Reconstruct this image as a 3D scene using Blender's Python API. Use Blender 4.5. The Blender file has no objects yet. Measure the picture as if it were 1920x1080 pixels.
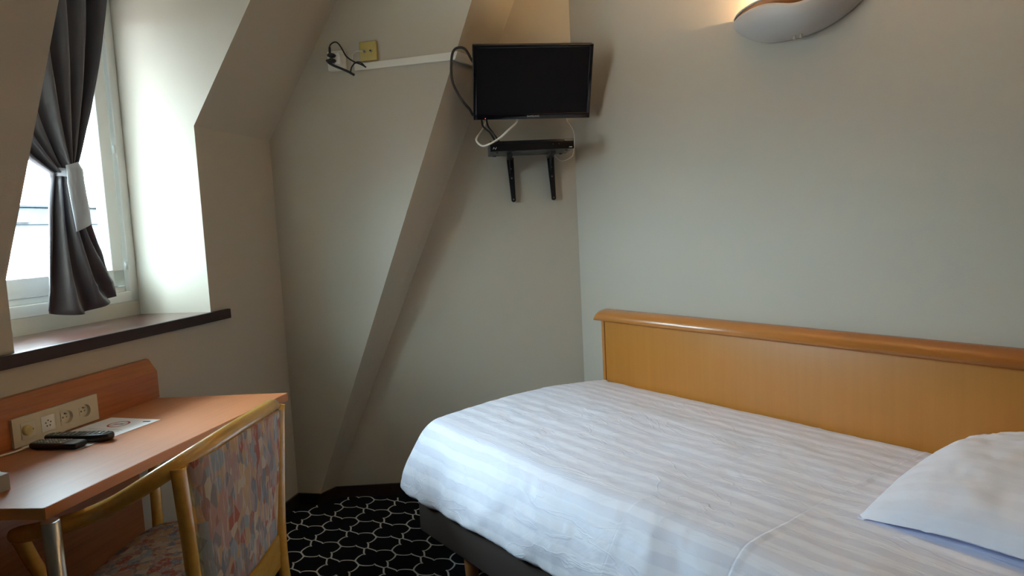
import bpy, bmesh, math, random
from math import sin, cos, pi, radians
from mathutils import Vector, Matrix, noise

random.seed(7)
sc = bpy.context.scene
COL = sc.collection

# ------------------------------------------------------------------ camera
EYE = 1.325
PITCH, ROLL = radians(5.13), radians(-2.9)
f_ = Vector((0, cos(PITCH), -sin(PITCH)))
u_ = Vector((0, sin(PITCH), cos(PITCH)))
x_ = Vector((1, 0, 0))
cx = x_ * cos(ROLL) + u_ * sin(ROLL)
cu = -x_ * sin(ROLL) + u_ * cos(ROLL)
cam_d = bpy.data.cameras.new('camera')
cam_d.lens = 24.0
cam_d.sensor_width = 36.0
cam_d.clip_start = 0.02
cam_d.clip_end = 200
cam = bpy.data.objects.new('camera', cam_d)
COL.objects.link(cam)
M = Matrix.Identity(4)
for i in range(3):
    M[i][0] = cx[i]; M[i][1] = cu[i]; M[i][2] = -f_[i]
M[2][3] = EYE
cam.matrix_world = M
sc.camera = cam

# ------------------------------------------------------------------ light, exposure
sc.view_settings.view_transform = 'Standard'
sc.view_settings.look = 'None'
sc.view_settings.gamma = 1.0
sc.view_settings.use_curve_mapping = False
sc.view_settings.exposure = 1.64
sc.cycles.max_bounces = 14
sc.cycles.diffuse_bounces = 10
sc.cycles.glossy_bounces = 5
sc.cycles.transparent_max_bounces = 12
sc.cycles.sample_clamp_indirect = 6.0
sc.cycles.use_denoising = True

SKY = 24.0
world = bpy.data.worlds.new('overcast_sky')
sc.world = world
world.use_nodes = True
wn = world.node_tree.nodes; wl = world.node_tree.links
bg = wn['Background']
tc = wn.new('ShaderNodeTexCoord')
sep = wn.new('ShaderNodeSeparateXYZ')
rmp = wn.new('ShaderNodeValToRGB')
wl.new(tc.outputs['Generated'], sep.inputs[0])
wl.new(sep.outputs['Z'], rmp.inputs[0])
rmp.color_ramp.elements[0].position = 0.01
rmp.color_ramp.elements[0].color = (0.24, 0.325, 0.39, 1)
rmp.color_ramp.elements[1].position = 1.0
rmp.color_ramp.elements[1].color = (0.70, 0.89, 1.0, 1)
wl.new(rmp.outputs[0], bg.inputs['Color'])
bg.inputs['Strength'].default_value = SKY
gr_ = rmp.color_ramp.elements.new(0.0)
gr_.color = (0.10, 0.10, 0.11, 1)          # streets and roofs below the horizon

# wall frames: U1/N1 belong to the window wall, B/C to the bed wall
A1, AB = radians(12.04), radians(-35.88)
U1 = Vector((sin(A1), cos(A1), 0)); N1 = Vector((cos(A1), -sin(A1), 0))
BB = Vector((sin(AB), cos(AB), 0)); CC = Vector((cos(AB), -sin(AB), 0))
Z = Vector((0, 0, 1))
def W(u, n, z): return U1 * u + N1 * n + Z * z
def B(b, c, z): return BB * b + CC * c + Z * z

# daylight portal in the window opening
pd = bpy.data.lights.new('window_daylight', 'AREA')
pd.shape = 'RECTANGLE'; pd.size = 1.30; pd.size_y = 1.25
pd.cycles.is_portal = True
po = bpy.data.objects.new('window_daylight', pd)
COL.objects.link(po)
pm = Matrix.Identity(4)
for i in range(3):
    pm[i][0] = -U1[i]; pm[i][1] = Z[i]; pm[i][2] = -N1[i]
pc = W(1.83, -2.20, 1.72)
for i in range(3): pm[i][3] = pc[i]
po.matrix_world = pm

# ------------------------------------------------------------------ materials
def nmat(name):
    m = bpy.data.materials.new(name); m.use_nodes = True
    return m, m.node_tree.nodes, m.node_tree.links, m.node_tree.nodes['Principled BSDF']

def plain(name, col, rough=0.5, metal=0.0, spec=0.5, bump=0.0, bscale=300.0, coat=0.0, var=0.0, vscale=8.0, sheen=0.0):
    m, n, l, p = nmat(name)
    p.inputs['Base Color'].default_value = (*col, 1)
    p.inputs['Roughness'].default_value = rough
    p.inputs['Metallic'].default_value = metal
    p.inputs['Specular IOR Level'].default_value = spec
    p.inputs['Coat Weight'].default_value = coat
    p.inputs['Coat Roughness'].default_value = 0.1
    p.inputs['Sheen Weight'].default_value = sheen
    t = n.new('ShaderNodeTexCoord')
    if var > 0:
        nz = n.new('ShaderNodeTexNoise'); nz.inputs['Scale'].default_value = vscale; nz.inputs['Detail'].default_value = 4
        l.new(t.outputs['Object'], nz.inputs['Vector'])
        mx = n.new('ShaderNodeMix'); mx.data_type = 'RGBA'
        mx.inputs['A'].default_value = (*[c * (1 - var) for c in col], 1)
        mx.inputs['B'].default_value = (*[min(1, c * (1 + var)) for c in col], 1)
        l.new(nz.outputs['Fac'], mx.inputs['Factor']); l.new(mx.outputs['Result'], p.inputs['Base Color'])
    if bump > 0:
        nb = n.new('ShaderNodeTexNoise'); nb.inputs['Scale'].default_value = bscale; nb.inputs['Detail'].default_value = 3
        l.new(t.outputs['Object'], nb.inputs['Vector'])
        bp = n.new('ShaderNodeBump'); bp.inputs['Strength'].default_value = bump; bp.inputs['Distance'].default_value = 0.002
        l.new(nb.outputs['Fac'], bp.inputs['Height']); l.new(bp.outputs[0], p.inputs['Normal'])
    return m

def emis(name, col, s):
    m, n, l, p = nmat(name)
    p.inputs['Base Color'].default_value = (*col, 1)
    p.inputs['Emission Color'].default_value = (*col, 1)
    p.inputs['Emission Strength'].default_value = s
    return m

def woodmat(name, c1, c2, axis, rough=0.35, scale=1.0, coat=0.3, strength=1.0, crough=0.18):
    """fine straight grain running along the given world axis"""
    m, n, l, p = nmat(name)
    t = n.new('ShaderNodeTexCoord')
    mp = n.new('ShaderNodeMapping')
    ang = math.atan2(axis.y, axis.x) if abs(axis.z) < 0.5 else 0
    mp.inputs['Rotation'].default_value = (0, 0, -ang)
    mp2 = n.new('ShaderNodeMapping')
    mp2.inputs['Scale'].default_value = (1.2 * scale, 26 * scale, 26 * scale) if abs(axis.z) < 0.5 else (26 * scale, 26 * scale, 1.2 * scale)
    l.new(t.outputs['Object'], mp.inputs[0]); l.new(mp.outputs[0], mp2.inputs[0])
    nz = n.new('ShaderNodeTexNoise'); nz.inputs['Scale'].default_value = 2.2; nz.inputs['Detail'].default_value = 6; nz.inputs['Roughness'].default_value = 0.6
    l.new(mp2.outputs[0], nz.inputs['Vector'])
    nz2 = n.new('ShaderNodeTexNoise'); nz2.inputs['Scale'].default_value = 3.0
    l.new(mp.outputs[0], nz2.inputs['Vector'])
    add = n.new('ShaderNodeMath'); add.operation = 'ADD'
    ml = n.new('ShaderNodeMath'); ml.operation = 'MULTIPLY'; ml.inputs[1].default_value = 0.5
    l.new(nz2.outputs['Fac'], ml.inputs[0]); l.new(nz.outputs['Fac'], add.inputs[0]); l.new(ml.outputs[0], add.inputs[1])
    r = n.new('ShaderNodeValToRGB')
    r.color_ramp.elements[0].position = 0.75 - 0.3 * strength; r.color_ramp.elements[0].color = (*c1, 1)
    r.color_ramp.elements[1].position = 0.75 + 0.3 * strength; r.color_ramp.elements[1].color = (*c2, 1)
    l.new(add.outputs[0], r.inputs[0]); l.new(r.outputs[0], p.inputs['Base Color'])
    p.inputs['Roughness'].default_value = rough
    p.inputs['Coat Weight'].default_value = coat; p.inputs['Coat Roughness'].default_value = crough
    return m

def wallmat():
    m, n, l, p = nmat('woven_wallpaper')
    t = n.new('ShaderNodeTexCoord')
    nz = n.new('ShaderNodeTexNoise'); nz.inputs['Scale'].default_value = 2.0; nz.inputs['Detail'].default_value = 3
    l.new(t.outputs['Object'], nz.inputs['Vector'])
    mx = n.new('ShaderNodeMix'); mx.data_type = 'RGBA'
    mx.inputs['A'].default_value = (0.445, 0.402, 0.328, 1); mx.inputs['B'].default_value = (0.48, 0.434, 0.355, 1)
    l.new(nz.outputs['Fac'], mx.inputs['Factor']); l.new(mx.outputs['Result'], p.inputs['Base Color'])
    w1 = n.new('ShaderNodeTexNoise'); w1.inputs['Scale'].default_value = 1; w1.inputs['Detail'].default_value = 2
    mp = n.new('ShaderNodeMapping'); mp.inputs['Scale'].default_value = (120, 120, 420)
    l.new(t.outputs['Object'], mp.inputs[0]); l.new(mp.outputs[0], w1.inputs['Vector'])
    w2 = n.new('ShaderNodeTexNoise'); w2.inputs['Scale'].default_value = 1
    mp2 = n.new('ShaderNodeMapping'); mp2.inputs['Scale'].default_value = (420, 420, 90)
    l.new(t.outputs['Object'], mp2.inputs[0]); l.new(mp2.outputs[0], w2.inputs['Vector'])
    ad = n.new('ShaderNodeMath'); ad.operation = 'ADD'
    l.new(w1.outputs['Fac'], ad.inputs[0]); l.new(w2.outputs['Fac'], ad.inputs[1])
    bp = n.new('ShaderNodeBump'); bp.inputs['Strength'].default_value = 0.25; bp.inputs['Distance'].default_value = 0.001
    l.new(ad.outputs[0], bp.inputs['Height']); l.new(bp.outputs[0], p.inputs['Normal'])
    p.inputs['Roughness'].default_value = 0.62
    p.inputs['Specular IOR Level'].default_value = 0.3
    return m

def fabric_pattern():
    """upholstery printed with torn brush strokes in rose, ochre, slate and cream"""
    m, n, l, p = nmat('brushstroke_upholstery')
    t = n.new('ShaderNodeTexCoord')
    mp = n.new('ShaderNodeMapping'); mp.inputs['Scale'].default_value = (1.0, 1.0, 0.62)
    l.new(t.outputs['Object'], mp.inputs[0])
    dn = n.new('ShaderNodeTexNoise'); dn.inputs['Scale'].default_value = 14; dn.inputs['Detail'].default_value = 3
    l.new(mp.outputs[0], dn.inputs['Vector'])
    vm = n.new('ShaderNodeVectorMath'); vm.operation = 'MULTIPLY_ADD'
    vm.inputs[1].default_value = (0.012, 0.012, 0.03)
    l.new(dn.outputs['Color'], vm.inputs[0]); l.new(mp.outputs[0], vm.inputs[2])
    v = n.new('ShaderNodeTexVoronoi'); v.inputs['Scale'].default_value = 44; v.distance = 'EUCLIDEAN'
    l.new(vm.outputs[0], v.inputs['Vector'])
    sp = n.new('ShaderNodeSeparateColor'); l.new(v.outputs['Color'], sp.inputs[0])
    r = n.new('ShaderNodeValToRGB'); r.color_ramp.interpolation = 'CONSTANT'
    cols = [(0.40, 0.23, 0.19), (0.52, 0.37, 0.25), (0.24, 0.26, 0.31), (0.58, 0.50, 0.40), (0.42, 0.15, 0.12),
            (0.30, 0.27, 0.27), (0.48, 0.31, 0.27), (0.34, 0.37, 0.41), (0.56, 0.38, 0.24), (0.44, 0.33, 0.32)]
    els = r.color_ramp.elements
    els[0].color = (*cols[0], 1); els[0].position = 0
    els[1].color = (*cols[1], 1); els[1].position = 0.1
    for i in range(2, 10):
        e = els.new(i * 0.1); e.color = (*cols[i], 1)
    l.new(sp.outputs['Red'], r.inputs[0])
    # pale dry-brush streaks along the height
    mp3 = n.new('ShaderNodeMapping'); mp3.inputs['Scale'].default_value = (120, 120, 16)
    mp3.inputs['Rotation'].default_value = (0.25, 0.1, 0)
    l.new(t.outputs['Object'], mp3.inputs[0])
    s1 = n.new('ShaderNodeTexNoise'); s1.inputs['Scale'].default_value = 1; s1.inputs['Detail'].default_value = 4; s1.inputs['Distortion'].default_value = 0.6
    l.new(mp3.outputs[0], s1.inputs['Vector'])
    r2 = n.new('ShaderNodeValToRGB'); r2.color_ramp.elements[0].position = 0.53; r2.color_ramp.elements[1].position = 0.66
    r2.color_ramp.elements[1].color = (0.75, 0.75, 0.75, 1)
    l.new(s1.outputs['Fac'], r2.inputs[0])
    mx = n.new('ShaderNodeMix'); mx.data_type = 'RGBA'; mx.inputs['B'].default_value = (0.62, 0.56, 0.53, 1)
    l.new(r2.outputs[0], mx.inputs['Factor']); l.new(r.outputs[0], mx.inputs['A'])
    l.new(mx.outputs['Result'], p.inputs['Base Color'])
    p.inputs['Roughness'].default_value = 0.8
    p.inputs['Specular IOR Level'].default_value = 0.15
    return m

def linen(name, striped=True):
    m, n, l, p = nmat(name)
    uv = n.new('ShaderNodeUVMap')
    sp = n.new('ShaderNodeSeparateXYZ'); l.new(uv.outputs[0], sp.inputs[0])
    # satin stripes: uv x is metres across the cloth
    mo = n.new('ShaderNodeMath'); mo.operation = 'PINGPONG'; mo.inputs[1].default_value = 0.030
    l.new(sp.outputs['X'], mo.inputs[0])
    rr = n.new('ShaderNodeMapRange'); rr.inputs['From Min'].default_value = 0.0125; rr.inputs['From Max'].default_value = 0.0165
    l.new(mo.outputs[0], rr.inputs['Value'])
    mx = n.new('ShaderNodeMix'); mx.data_type = 'RGBA'
    k = 1.0 if striped else 0.35
    mx.inputs['A'].default_value = (0.84, 0.87, 0.99, 1)
    mx.inputs['B'].default_value = (0.84 - 0.085 * k, 0.87 - 0.085 * k, 0.99 - 0.07 * k, 1)
    l.new(rr.outputs[0], mx.inputs['Factor']); l.new(mx.outputs['Result'], p.inputs['Base Color'])
    rg = n.new('ShaderNodeMapRange'); rg.inputs['To Min'].default_value = 0.7; rg.inputs['To Max'].default_value = 0.45
    l.new(rr.outputs[0], rg.inputs['Value']); l.new(rg.outputs[0], p.inputs['Roughness'])
    p.inputs['Specular IOR Level'].default_value = 0.2
    t = n.new('ShaderNodeTexCoord')
    n1 = n.new('ShaderNodeTexNoise'); n1.inputs['Scale'].default_value = 9; n1.inputs['Detail'].default_value = 5; n1.inputs['Distortion'].default_value = 0.8
    l.new(t.outputs['Object'], n1.inputs['Vector'])
    b1 = n.new('ShaderNodeBump'); b1.inputs['Strength'].default_value = 0.35; b1.inputs['Distance'].default_value = 0.012
    l.new(n1.outputs['Fac'], b1.inputs['Height'])
    last = b1.outputs[0]
    if name.startswith('striped'):
        # pressed fold lines across the cloth and long fine creases
        for v0, w0, h0 in ((0.922, 0.0035, -0.0009), (1.262, 0.003, -0.0005)):
            sb = n.new('ShaderNodeMath'); sb.operation = 'SUBTRACT'; sb.inputs[1].default_value = v0
            l.new(sp.outputs['Y'], sb.inputs[0])
            ab = n.new('ShaderNodeMath'); ab.operation = 'ABSOLUTE'; l.new(sb.outputs[0], ab.inputs[0])
            mr = n.new('ShaderNodeMapRange'); mr.interpolation_type = 'SMOOTHSTEP'
            mr.inputs['From Max'].default_value = w0 * 1.6; mr.inputs['To Min'].default_value = 1; mr.inputs['To Max'].default_value = 0
            l.new(ab.outputs[0], mr.inputs['Value'])
            bb = n.new('ShaderNodeBump'); bb.inputs['Strength'].default_value = 1.0; bb.inputs['Distance'].default_value = h0
            l.new(mr.outputs[0], bb.inputs['Height']); l.new(last, bb.inputs['Normal']); last = bb.outputs[0]
        mpc = n.new('ShaderNodeMapping'); mpc.inputs['Scale'].default_value = (9, 2.4, 1); mpc.inputs['Rotation'].default_value = (0, 0, .25)
        l.new(uv.outputs[0], mpc.inputs[0])
        nc = n.new('ShaderNodeTexNoise'); nc.inputs['Scale'].default_value = 1.0; nc.inputs['Detail'].default_value = 3; nc.inputs['Distortion'].default_value = 1.2
        l.new(mpc.outputs[0], nc.inputs['Vector'])
        s1 = n.new('ShaderNodeMath'); s1.operation = 'SUBTRACT'; s1.inputs[1].default_value = 0.52; l.new(nc.outputs['Fac'], s1.inputs[0])
        s2 = n.new('ShaderNodeMath'); s2.operation = 'ABSOLUTE'; l.new(s1.outputs[0], s2.inputs[0])
        m3 = n.new('ShaderNodeMapRange'); m3.interpolation_type = 'SMOOTHSTEP'; m3.inputs['From Max'].default_value = 0.022
        m3.inputs['To Min'].default_value = 1; m3.inputs['To Max'].default_value = 0
        l.new(s2.outputs[0], m3.inputs['Value'])
        b3 = n.new('ShaderNodeBump'); b3.inputs['Strength'].default_value = 0.35; b3.inputs['Distance'].default_value = 0.002
        l.new(m3.outputs[0], b3.inputs['Height']); l.new(last, b3.inputs['Normal']); last = b3.outputs[0]
    l.new(last, p.inputs['Normal'])
    return m

def glassmat():
    m = bpy.data.materials.new('clear_glass'); m.use_nodes = True
    n, l = m.node_tree.nodes, m.node_tree.links
    n.remove(n['Principled BSDF'])
    tr = n.new('ShaderNodeBsdfTransparent'); tr.inputs[0].default_value = (0.96, 0.98, 0.97, 1)
    gl = n.new('ShaderNodeBsdfGlossy'); gl.inputs['Roughness'].default_value = 0.02
    fr = n.new('ShaderNodeFresnel'); fr.inputs[0].default_value = 1.45
    ge = n.new('ShaderNodeNewGeometry')
    iv = n.new('ShaderNodeMath'); iv.operation = 'SUBTRACT'; iv.inputs[0].default_value = 1.0
    ml = n.new('ShaderNodeMath'); ml.operation = 'MULTIPLY'
    l.new(ge.outputs['Backfacing'], iv.inputs[1]); l.new(iv.outputs[0], ml.inputs[0]); l.new(fr.outputs[0], ml.inputs[1])
    mx = n.new('ShaderNodeMixShader')
    l.new(ml.outputs[0], mx.inputs[0]); l.new(tr.outputs[0], mx.inputs[1]); l.new(gl.outputs[0], mx.inputs[2])
    l.new(mx.outputs[0], n['Material Output'].inputs[0])
    return m

MT = dict(
    wall=wallmat(),
    ceiling=plain('ceiling_paint', (0.66, 0.63, 0.56), 0.8, bump=0.2, bscale=200),
    carpet=plain('black_carpet', (0.006, 0.0065, 0.009), 0.95, spec=0.1, bump=0.6, bscale=900, var=0.3, vscale=60),
    carpet_line=plain('pale_carpet_line', (0.62, 0.65, 0.63), 0.95, spec=0.1, bump=0.4, bscale=900, var=0.15, vscale=200),
    skirting=plain('dark_skirting', (0.018, 0.007, 0.006), 0.45),
    sill=woodmat('mahogany_sill', (0.020, 0.004, 0.004), (0.12, 0.022, 0.014), U1, 0.30, coat=0.7, crough=0.14, scale=1.5),
    white_paint=plain('white_gloss_paint', (0.66, 0.67, 0.63), 0.35, bump=0.05, bscale=60),
    reveal=plain('reveal_paint', (0.70, 0.69, 0.64), 0.7),
    glass=glassmat(),
    beech=woodmat('beech_laminate', (0.50, 0.235, 0.085), (0.60, 0.30, 0.115), U1, 0.38, coat=0.25),
    cherry=woodmat('orange_veneer', (0.30, 0.095, 0.030), (0.44, 0.15, 0.05), U1, 0.35, coat=0.25, scale=1.6),
    desk_top=woodmat('desk_laminate', (0.38, 0.130, 0.044), (0.43, 0.152, 0.054), U1, 0.50, coat=0.12, strength=0.6, crough=0.35),
    desk_edge=woodmat('desk_edge', (0.62, 0.33, 0.11), (0.70, 0.39, 0.15), N1, 0.4, coat=0.2),
    front_edge=woodmat('front_edge_veneer', (0.44, 0.16, 0.05), (0.55, 0.21, 0.07), U1, 0.4, coat=0.2),
    sill_front=plain('shaded_sill_edge', (0.020, 0.0055, 0.005), 0.55, var=0.3, vscale=30),  # sill wood with the shade of its room-facing edge put into the colour
    bent=woodmat('lacquered_beech', (0.70, 0.38, 0.075), (0.80, 0.46, 0.10), U1, 0.24, coat=0.7, strength=0.7),
    head=woodmat('headboard_veneer', (0.41, 0.150, 0.014), (0.48, 0.185, 0.022), Z, 0.42, coat=0.15, scale=0.6, strength=1.6),
    head_cap=woodmat('headboard_rail', (0.45, 0.165, 0.032), (0.51, 0.20, 0.045), BB, 0.3, coat=0.5),
    chrome=plain('brushed_steel', (0.42, 0.43, 0.43), 0.28, metal=1.0),
    fabric=fabric_pattern(),
    linen=linen('striped_satin_linen'),
    pillow=linen('pillow_linen', False),
    bed=plain('charcoal_bed_fabric', (0.082, 0.066, 0.060), 0.9, spec=0.1, bump=0.5, bscale=700, sheen=0.0),
    mattress=plain('mattress_cover', (0.75, 0.75, 0.73), 0.85),
    leg=woodmat('beech_leg', (0.42, 0.19, 0.075), (0.52, 0.26, 0.11), Z, 0.4),
    black=plain('black_plastic', (0.008, 0.008, 0.010), 0.35),
    black_gloss=plain('gloss_black_plastic', (0.006, 0.006, 0.008), 0.12),
    screen=plain('lcd_screen', (0.006, 0.006, 0.008), 0.45, spec=0.18),
    steel_dark=plain('grey_sheet_metal', (0.11, 0.115, 0.11), 0.5, metal=0.6),
    print=plain('silver_print', (0.55, 0.55, 0.55), 0.5),
    screw=plain('screw_head', (0.35, 0.35, 0.33), 0.35, metal=0.9),
    cable=plain('black_cable', (0.010, 0.009, 0.009), 0.5),
    cable_white=plain('white_cable', (0.78, 0.76, 0.70), 0.5),
    white_plastic=plain('white_plastic', (0.78, 0.77, 0.74), 0.4),
    cream=plain('cream_plastic', (0.62, 0.55, 0.38), 0.4),
    cream2=plain('ivory_plastic', (0.64, 0.57, 0.44), 0.42),
    yellowed=plain('yellowed_plastic', (0.46, 0.35, 0.10), 0.45, var=0.12, vscale=60),
    yellow=plain('amber_plastic', (0.62, 0.48, 0.20), 0.35, var=0.3, vscale=40),
    hole=plain('dark_hole', (0.02, 0.017, 0.014), 0.7),
    trunk=plain('cable_trunking_white', (0.70, 0.67, 0.60), 0.5),
    paper=plain('paper', (0.80, 0.80, 0.82), 0.7),
    red=plain('red_ink', (0.45, 0.05, 0.06), 0.6),
    ink=plain('grey_ink', (0.35, 0.37, 0.42), 0.7),
    inkd=plain('dark_ink', (0.05, 0.06, 0.06), 0.7),
    key=plain('grey_key', (0.33, 0.35, 0.36), 0.5),
    keyw=plain('pale_key', (0.62, 0.64, 0.62), 0.5),
    keyr=plain('red_key', (0.5, 0.10, 0.09), 0.5),
    keyg=plain('green_key', (0.18, 0.42, 0.2), 0.5),
    remote_face=plain('slate_remote_face', (0.16, 0.19, 0.205), 0.3),
    greyp=plain('grey_plastic', (0.30, 0.29, 0.27), 0.4),
    curtain=plain('charcoal_satin', (0.055, 0.047, 0.055), 0.38, spec=0.5, bump=0.15, bscale=500, sheen=0.15),
    lining=plain('silver_satin', (0.30, 0.31, 0.34), 0.38, spec=0.6, sheen=0.3),
    ceramic=plain('grey_ceramic', (0.50, 0.48, 0.45), 0.42),
    ceramic_in=plain('terracotta_inside', (0.50, 0.20, 0.06), 0.5),
    brass=plain('pale_brass_screw', (0.75, 0.68, 0.50), 0.3),
    bulb=emis('lamp_bulb_glow', (1.0, 0.69, 0.37), 520.0),
    led=emis('red_standby_light', (1.0, 0.08, 0.03), 1.5),
    facade=plain('pale_render', (0.80, 0.80, 0.80), 0.9),
    stone=plain('grey_stone', (0.040, 0.044, 0.046), 0.9, var=1.0, vscale=1.2),
    slate=plain('slate_roof', (0.014, 0.015, 0.018), 0.9),
)

# ------------------------------------------------------------------ mesh helpers
class MB:
    def __init__(s): s.v = []; s.f = []; s.sm = []; s.mi = []; s.uv = None; s.cur = 0
    def add(s, vs, fs, smooth=False):
        o = len(s.v); s.v += [Vector(p) for p in vs]
        for f in fs:
            s.f.append(tuple(o + i for i in f)); s.sm.append(smooth); s.mi.append(s.cur)
    def box(s, c, ax, size, bev=0.0):
        c = Vector(c); a = [Vector(t).normalized() for t in ax]; h = [t / 2 for t in size]
        if bev <= 0:
            vs = [c + a[0] * h[0] * i + a[1] * h[1] * j + a[2] * h[2] * k for i in (-1, 1) for j in (-1, 1) for k in (-1, 1)]
            s.add(vs, [(0, 1, 3, 2), (4, 6, 7, 5), (0, 4, 5, 1), (2, 3, 7, 6), (0, 2, 6, 4), (1, 5, 7, 3)])
        else:
            bm = bmesh.new(); bmesh.ops.create_cube(bm, size=1)
            for v in bm.verts: v.co = Vector((v.co.x * size[0], v.co.y * size[1], v.co.z * size[2]))
            bmesh.ops.bevel(bm, geom=bm.edges[:] , offset=bev, segments=3, profile=0.5, affect='EDGES')
            bm.verts.index_update()
            s.add([c + a[0] * v.co.x + a[1] * v.co.y + a[2] * v.co.z for v in bm.verts], [tuple(v.index for v in f.verts) for f in bm.faces], True)
            bm.free()
    def cbox(s, p0, p1, fr, bev=0.0):
        """box between two corners in a frame function fr(a, b, c)"""
        q = [(p0[i] + p1[i]) / 2 for i in range(3)]
        o = fr(0, 0, 0)
        ax = [fr(1, 0, 0) - o, fr(0, 1, 0) - o, fr(0, 0, 1) - o]
        s.box(fr(*q), ax, [abs(p1[i] - p0[i]) * ax[i].length for i in range(3)], bev)
    def prism(s, pts, ext, smooth=False):
        pts = [Vector(p) for p in pts]; ext = Vector(ext); n = len(pts)
        s.add(pts + [p + ext for p in pts], [tuple(range(n))[::-1], tuple(range(n, 2 * n))] , False)
        s.add(pts + [p + ext for p in pts], [(i, (i + 1) % n, n + (i + 1) % n, n + i) for i in range(n)], smooth)
    def tube(s, pts, r, seg=12, flat=1.0, up=None):
        pts = [Vector(p) for p in pts]; n = len(pts)
        rs = r if isinstance(r, (list, tuple)) else [r] * n
        t0 = (pts[1] - pts[0]).normalized()
        a = Vector(up) if up else (Vector((0, 0, 1)) if abs(t0.z) < 0.9 else Vector((1, 0, 0)))
        vs = []
        for i in range(n):
            t = (pts[min(i + 1, n - 1)] - pts[max(i - 1, 0)]).normalized()
            a = (a - t * a.dot(t)).normalized(); b = t.cross(a)
            for k in range(seg):
                th = 2 * pi * k / seg
                vs.append(pts[i] + (a * cos(th) * flat + b * sin(th)) * rs[i])
        fs = [(i * seg + k, i * seg + (k + 1) % seg, (i + 1) * seg + (k + 1) % seg, (i + 1) * seg + k) for i in range(n - 1) for k in range(seg)]
        s.add(vs, fs, True)
        o = len(s.v) - len(vs)
        s.f.append(tuple(o + k for k in range(seg))[::-1]); s.sm.append(False); s.mi.append(s.cur)
        s.f.append(tuple(o + (n - 1) * seg + k for k in range(seg))); s.sm.append(False); s.mi.append(s.cur)
    def grid(s, P, nu, nv, close_u=False, smooth=True):
        """P[i][j] rows i over nu, columns j over nv"""
        vs = [P[i][j] for i in range(nu) for j in range(nv)]
        fs = []
        for i in range(nu if close_u else nu - 1):
            for j in range(nv - 1):
                i2 = (i + 1) % nu
                fs.append((i * nv + j, i2 * nv + j, i2 * nv + j + 1, i * nv + j + 1))
        s.add(vs, fs, smooth)
    def disc(s, c, nrm, r, seg=24, thick=0.0):
        c = Vector(c); nrm = Vector(nrm).normalized()
        a = nrm.orthogonal().normalized(); b = nrm.cross(a)
        pts = [c + (a * cos(2 * pi * k / seg) + b * sin(2 * pi * k / seg)) * r for k in range(seg)]
        if thick: s.prism(pts, nrm * thick)
        else: s.add(pts, [tuple(range(seg))])
    def build(s, name, mats, parent=None, origin=None, solid=0.0, solid_off=0, subsurf=0):
        o0 = Vector(origin) if origin is not None else (ORIG[parent.name] if parent is not None else Vector((0, 0, 0)))
        me = bpy.data.meshes.new(name)
        me.from_pydata([p - o0 for p in s.v], [], s.f)
        if not isinstance(mats, (list, tuple)): mats = [mats]
        for m in mats: me.materials.append(MT[m] if isinstance(m, str) else m)
        me.polygons.foreach_set('use_smooth', s.sm)
        me.polygons.foreach_set('material_index', s.mi)
        if s.uv:
            ul = me.uv_layers.new(name='UVMap')
            for lp in me.loops: ul.data[lp.index].uv = s.uv[lp.vertex_index]
        bm = bmesh.new(); bm.from_mesh(me)
        if not s.uv: bmesh.ops.remove_doubles(bm, verts=bm.verts, dist=1e-6)
        bmesh.ops.recalc_face_normals(bm, faces=bm.faces)
        bm.to_mesh(me); bm.free()
        me.update()
        o = bpy.data.objects.new(name, me); COL.objects.link(o)
        if parent is not None: o.parent = parent
        else: o.location = o0
        ORIG[o.name] = o0
        if solid:
            md = o.modifiers.new('thick', 'SOLIDIFY'); md.thickness = solid; md.offset = solid_off
        if subsurf:
            md = o.modifiers.new('smooth', 'SUBSURF'); md.levels = subsurf; md.render_levels = subsurf
        return o
ORIG = {}

def thing(name, label, cat, loc, group=None):
    o = bpy.data.objects.new(name, None); COL.objects.link(o)
    o.location = Vector(loc); o.empty_display_size = 0.1
    ORIG[o.name] = Vector(loc)
    return tag(o, label, cat, group)
def tag(o, label, cat, group=None, kind=None):
    o['label'] = label; o['category'] = cat
    if group: o['group'] = group
    if kind: o['kind'] = kind
    return o
def struct(o):
    o['kind'] = 'structure'; return o
def plab(o, label): o['label'] = label; return o

def smooth_path(pts, n=8, closed=False):
    pts = [Vector(p) for p in pts]; out = []
    m = len(pts)
    for i in range(m - 1):
        p0 = pts[max(i - 1, 0)]; p1 = pts[i]; p2 = pts[i + 1]; p3 = pts[min(i + 2, m - 1)]
        for k in range(n):
            t = k / n
            out.append(0.5 * ((2 * p1) + (-p0 + p2) * t + (2 * p0 - 5 * p1 + 4 * p2 - p3) * t * t + (-p0 + 3 * p1 - 3 * p2 + p3) * t ** 3))
    out.append(pts[-1]); return out
def interp(xs, ys, x):
    if x <= xs[0]: return ys[0]
    for i in range(len(xs) - 1):
        if x <= xs[i + 1]:
            t = (x - xs[i]) / (xs[i + 1] - xs[i]); t = t * t * (3 - 2 * t) if False else t
            return ys[i] + (ys[i + 1] - ys[i]) * t
    return ys[-1]

def cinterp(xs, ys, x):
    if x <= xs[0]: return ys[0]
    if x >= xs[-1]: return ys[-1]
    for i in range(len(xs) - 1):
        if x <= xs[i + 1]:
            h = xs[i + 1] - xs[i]; t = (x - xs[i]) / h
            def sl(k):
                if k == 0: return (ys[1] - ys[0]) / (xs[1] - xs[0])
                if k == len(xs) - 1: return (ys[-1] - ys[-2]) / (xs[-1] - xs[-2])
                return (ys[k + 1] - ys[k - 1]) / (xs[k + 1] - xs[k - 1])
            m0, m1 = sl(i) * h, sl(i + 1) * h
            return (2 * t**3 - 3 * t * t + 1) * ys[i] + (t**3 - 2 * t * t + t) * m0 + (-2 * t**3 + 3 * t * t) * ys[i + 1] + (t**3 - t * t) * m1

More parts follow.
